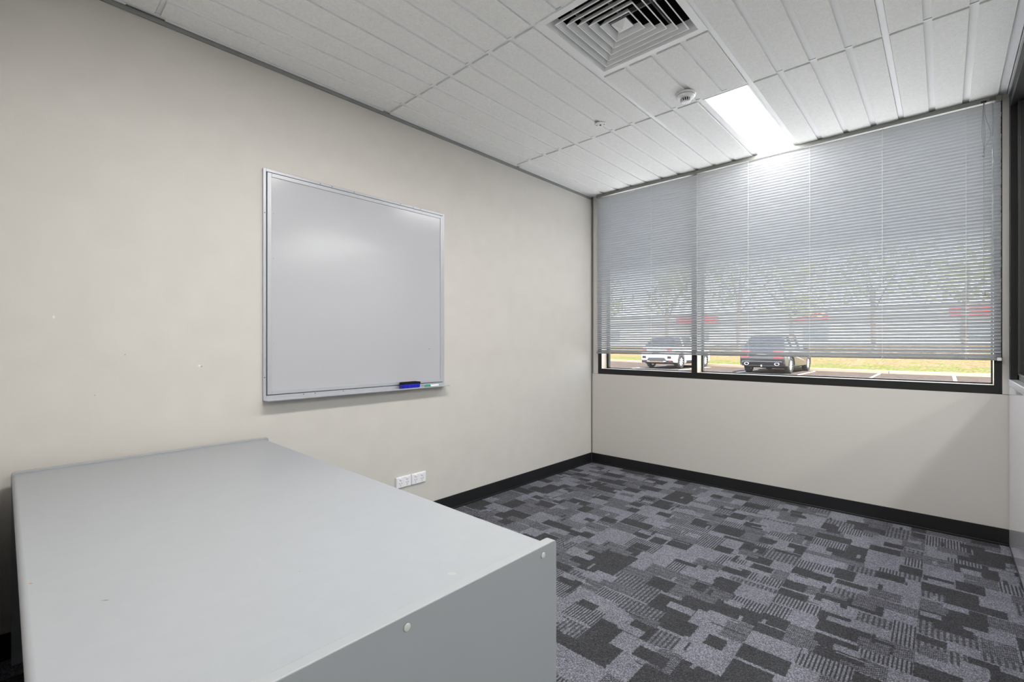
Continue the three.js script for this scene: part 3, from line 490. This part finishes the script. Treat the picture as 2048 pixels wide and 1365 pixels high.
  // wheels
  for (const [sx, z] of [[-1, RA], [1, RA], [-1, FA], [1, FA]]) {
    const w = new THREE.Group(); w.name = 'wheel'; w.position.set(sx * 0.80, R, z); t.add(w);
    const ty = new THREE.LatheGeometry([[0.235, -0.105], [0.30, -0.118], [0.342, -0.10], [0.36, -0.06], [0.36, 0.06], [0.342, 0.10], [0.30, 0.118], [0.235, 0.105]].map((q) => new THREE.Vector2(...q)), 36); ty.rotateZ(Math.PI / 2); part('tyre', ty, std('#2a2a2b', 0.85), w);
    const rim = new THREE.LatheGeometry([[0.238, 0.10], [0.225, 0.10], [0.215, 0.04], [0.215, -0.09]].map((q) => new THREE.Vector2(...q)), 32); rim.rotateZ(Math.PI / 2); part('rim', [rim, cyl(0.215, 0.215, 0.01, 0, 0, 0, 'x', 28)].slice(0, 1), std('#b9bbbe', 0.3, { metalness: 0.7 }), w);
    part('brake', cyl(0.17, 0.17, 0.02, -sx * 0.01, 0, 0, 'x', 24), std('#3c3c3e', 0.6), w);
    for (let k = 0; k < o.spokes; k++) { const q = box(-0.012, 0.012, 0.03, 0.222, -0.017, 0.017, 0.006); q.rotateX(k / o.spokes * Math.PI * 2 + 0.2); q.translate(sx * 0.086, 0, 0); part('spoke', q, std('#d4d6d8', 0.25, { metalness: 0.6 }), w); }
    part('hub', cyl(0.045, 0.05, 0.03, sx * 0.092, 0, 0, 'x', 16), std('#c2c4c6', 0.3, { metalness: 0.6 }), w);
  }
  o.rear(t, { body, plastic, dark, red, chrome, glassDark });
  return t;
}
car('car', 'white four-wheel-drive car parked left of the window mullion', [-8.12, G, -21.0], -0.06, { color: '#f1f1ef', rough: 0.35, metal: 0, spokes: 10, rear(t, m) {
  const trap = (w0, w1, y0, y1, z, d, mat, nm) => { const s = new THREE.Shape(); s.moveTo(-w0, y0); s.lineTo(w0, y0); s.lineTo(w1, y1); s.lineTo(-w1, y1); s.lineTo(-w0, y0); const g = new THREE.ExtrudeGeometry(s, { depth: d, bevelEnabled: true, bevelSize: 0.01, bevelThickness: 0.01, bevelSegments: 2 }); g.translate(0, 0, z); part(nm, g, mat, t); };
  trap(0.84, 0.86, 0.30, 0.42, 2.12, 0.10, m.plastic, 'lower_bumper');
  trap(0.56, 0.44, 0.36, 0.56, 2.215, 0.05, std('#3a3c3f', 0.5), 'skid_plate');
  part('step_pad', [box(-0.40, 0.42, 0.335, 0.37, 2.26, 0.02 + 2.28, 0.006)], std('#8a6e58', 0.6), t);
  for (const sx of [-1, 1]) { part('vent_pod', box(sx * 0.70 - 0.11, sx * 0.70 + 0.11, 0.53, 0.66, 2.20, 2.272, 0.03), m.plastic, t); part('reflector', box(sx * 0.76 - 0.11, sx * 0.76 + 0.11, 0.405, 0.445, 2.17, 2.232, 0.01), m.red, t); part('tail_light', box(sx * 0.70 - 0.14, sx * 0.70 + 0.14, 0.90, 1.04, 2.16, 2.25, 0.03), m.red, t); part('bumper_bracket', box(sx * 0.46 - 0.07, sx * 0.46 + 0.07, 0.355, 0.40, 2.26, 2.29, 0.01), m.chrome, t); part('sill_trim', box(sx * 0.93 - 0.02, sx * 0.93 + 0.02, 0.28, 0.42, -1.05, 0.86, 0.01), m.plastic, t); }
  part('number_plate', box(-0.19, 0.19, 0.82, 0.93, 2.255, 2.27, 0.004), std('#e9e6d8', 0.5), t);
} });
car('car', 'dark grey car parked right of the window mullion', [-3.04, G, -20.28], -0.04, { color: '#3c3d41', rough: 0.28, metal: 0.55, spokes: 12, rear(t, m) {
  part('bumper_fold', [box(-0.80, 0.80, 0.50, 0.545, 2.20, 2.275, 0.02)], phys('#5c5d61', 0.22, { metalness: 0.6, clearcoat: 1 }), t);
  part('diffuser_panel', [box(-0.70, 0.70, 0.30, 0.40, 2.08, 2.22, 0.03)], m.plastic, t);
  part('tow_hitch', [cyl(0.03, 0.03, 0.06, 0.0, 0.36, 2.25, 'z', 16), box(-0.03, 0.03, 0.30, 0.345, 2.2, 2.28, 0.01)], m.chrome, t);
  for (const sx of [-1, 1]) { part('tail_light', box(sx * 0.66 - 0.20, sx * 0.66 + 0.20, 0.90, 1.0, 2.14, 2.235, 0.025), m.red, t); part('reflector', box(sx * 0.66 - 0.17, sx * 0.66 + 0.17, 0.685, 0.735, 2.21, 2.277, 0.012), m.red, t); part('exhaust_tip', [new THREE.TorusGeometry(0.055, 0.014, 10, 24).scale(1.5, 1, 1).translate(sx * 0.60, 0.42, 2.262)], m.chrome, t); part('exhaust_bore', [cyl(0.05, 0.05, 0.03, 0, 0, 0, 'z', 18).scale(1.5, 1, 1).translate(sx * 0.60, 0.42, 2.25)], m.dark, t); part('wheel_arch_trim', [new THREE.TorusGeometry(0.435, 0.014, 6, 28, Math.PI).rotateY(Math.PI / 2).translate(sx * 0.925, 0.36, 1.34)], m.plastic, t); }
  part('number_plate', box(-0.19, 0.19, 0.80, 0.91, 2.25, 2.268, 0.004), std('#e9e6d8', 0.5), t);
} });
function tree(label, x, z, h, spread, seed, leaf) {
  const y = Math.max(0, 0.02 + (kerbZ(x) - 0.16 - z) * 0.03) - 0.1, t = thing('tree', label, 'tree', [x, y, z], 'trees beyond the grass bank'), r = rng(seed), bark = std('#a3937f', 0.95), tr = [];
  tr.push(tube([[0, 0, 0], [0.15 * (r() - 0.5), h * 0.25, 0.1], [0.3 * (r() - 0.5), h * 0.55, 0]], 0.17, 12, 8));
  part('trunk', tr, bark, t);
  for (let k = 0; k < 5; k++) { const a = k / 5 * 6.28 + r(), q = spread * (0.5 + 0.3 * r()); part('branch', tube([[0, h * (0.34 + 0.04 * k), 0], [q * 0.5 * Math.cos(a), h * (0.5 + 0.04 * k), q * 0.5 * Math.sin(a)], [q * Math.cos(a), h * (0.62 + 0.06 * k), q * Math.sin(a)]], 0.06, 10, 6), bark, t); }
  const lg = new THREE.PlaneGeometry(0.42, 0.22, 2, 1); { const p = lg.attributes.position; for (let i = 0; i < p.count; i++) p.setZ(i, -0.05 * Math.abs(p.getX(i)) / 0.2); lg.computeVertexNormals(); }
  const N = 420, m = new THREE.InstancedMesh(lg, phys(leaf, 0.7, { side: THREE.DoubleSide, transmission: 0.5, thickness: 0 }), N), q = new THREE.Quaternion(), e = new THREE.Euler(), M = new THREE.Matrix4(), c = new THREE.Color();
  const blobs = []; for (let k = 0; k < 9; k++) blobs.push([(r() - 0.5) * spread * 1.5, h * (0.5 + 0.42 * r()), (r() - 0.5) * spread * 1.5, spread * (0.35 + 0.3 * r())]);
  for (let i = 0; i < N; i++) { const b = blobs[Math.floor(r() * 9)], u = r() * 2 - 1, a = r() * 6.283, R = b[3] * Math.cbrt(0.3 + 0.7 * r()), s = Math.sqrt(1 - u * u); q.setFromEuler(e.set(r() * 6, r() * 6, r() * 6)); const k = 0.7 + 0.7 * r(); M.compose(new THREE.Vector3(b[0] + R * s * Math.cos(a), b[1] + R * u * 0.75, b[2] + R * s * Math.sin(a)), q, new THREE.Vector3(k, k, k)); m.setMatrixAt(i, M); const w = 0.8 + 0.4 * r(); m.setColorAt(i, c.setRGB(w, w, w * 0.9)); }
  shade(m); m.name = 'foliage'; m.userData.kind = 'stuff'; t.add(m);
}
[['gum tree farthest left beyond the car park', -24, -38, 9, 3.2, 101, '#dce4b4'], ['gum tree behind the white car', -15.5, -36, 8, 2.8, 102, '#e2e6b8'], ['tall gum tree behind the gap between the two cars', -11, -41, 10, 3.4, 103, '#d3ddae'], ['low spreading tree behind the dark car', -5.6, -35, 7, 2.9, 104, '#e4e7b8'], ['gum tree right of the dark car', -1.2, -40, 9, 3.1, 105, '#dbe2b2'], ['tree farthest right beyond the window', 3.6, -36, 7.5, 2.9, 106, '#e1e6b6']].forEach((a) => tree(...a));
{ // long pale hall with a red fascia behind the trees
  const t = thing('hall_building', 'long pale building with red sign panels behind the trees', 'building', [-12, 0.6, -58]);
  part('wall', box(-26, 24, 0, 3.6, -6, 0), std('#d9d3c8', 0.9), t);
  part('fascia', box(-26.3, 24.3, 3.6, 4.3, -6.2, 0.3, 0.02), std('#d5d2cb', 0.6), t);
  for (const [x0, x1] of [[-12, -6.5], [1.5, 5.2], [15, 18.5]]) part('sign_panel', box(x0, x1, 3.2, 4.1, 0.3, 0.36, 0.01), std('#c4362f', 0.5), t);
  part('roof_sheet', box(-26.5, 24.5, 4.3, 4.5, -6.4, 0.4), std('#c9cbcc', 0.5), t);
  for (let k = 0; k < 4; k++) { const x = -22 + k * 13, f = part('window', [box(x - 1.25, x + 1.25, 0.9, 2.6, -0.02, 0.06)], std('#8d9294', 0.4), t); part('pane', box(x - 1.13, x - 0.04, 1.02, 2.48, 0.06, 0.075), phys('#7d8a90', 0.05, { clearcoat: 1 }), f); part('pane', box(x + 0.04, x + 1.13, 1.02, 2.48, 0.06, 0.075), phys('#7d8a90', 0.05, { clearcoat: 1 }), f); }
}
renderer.render(scene, camera);
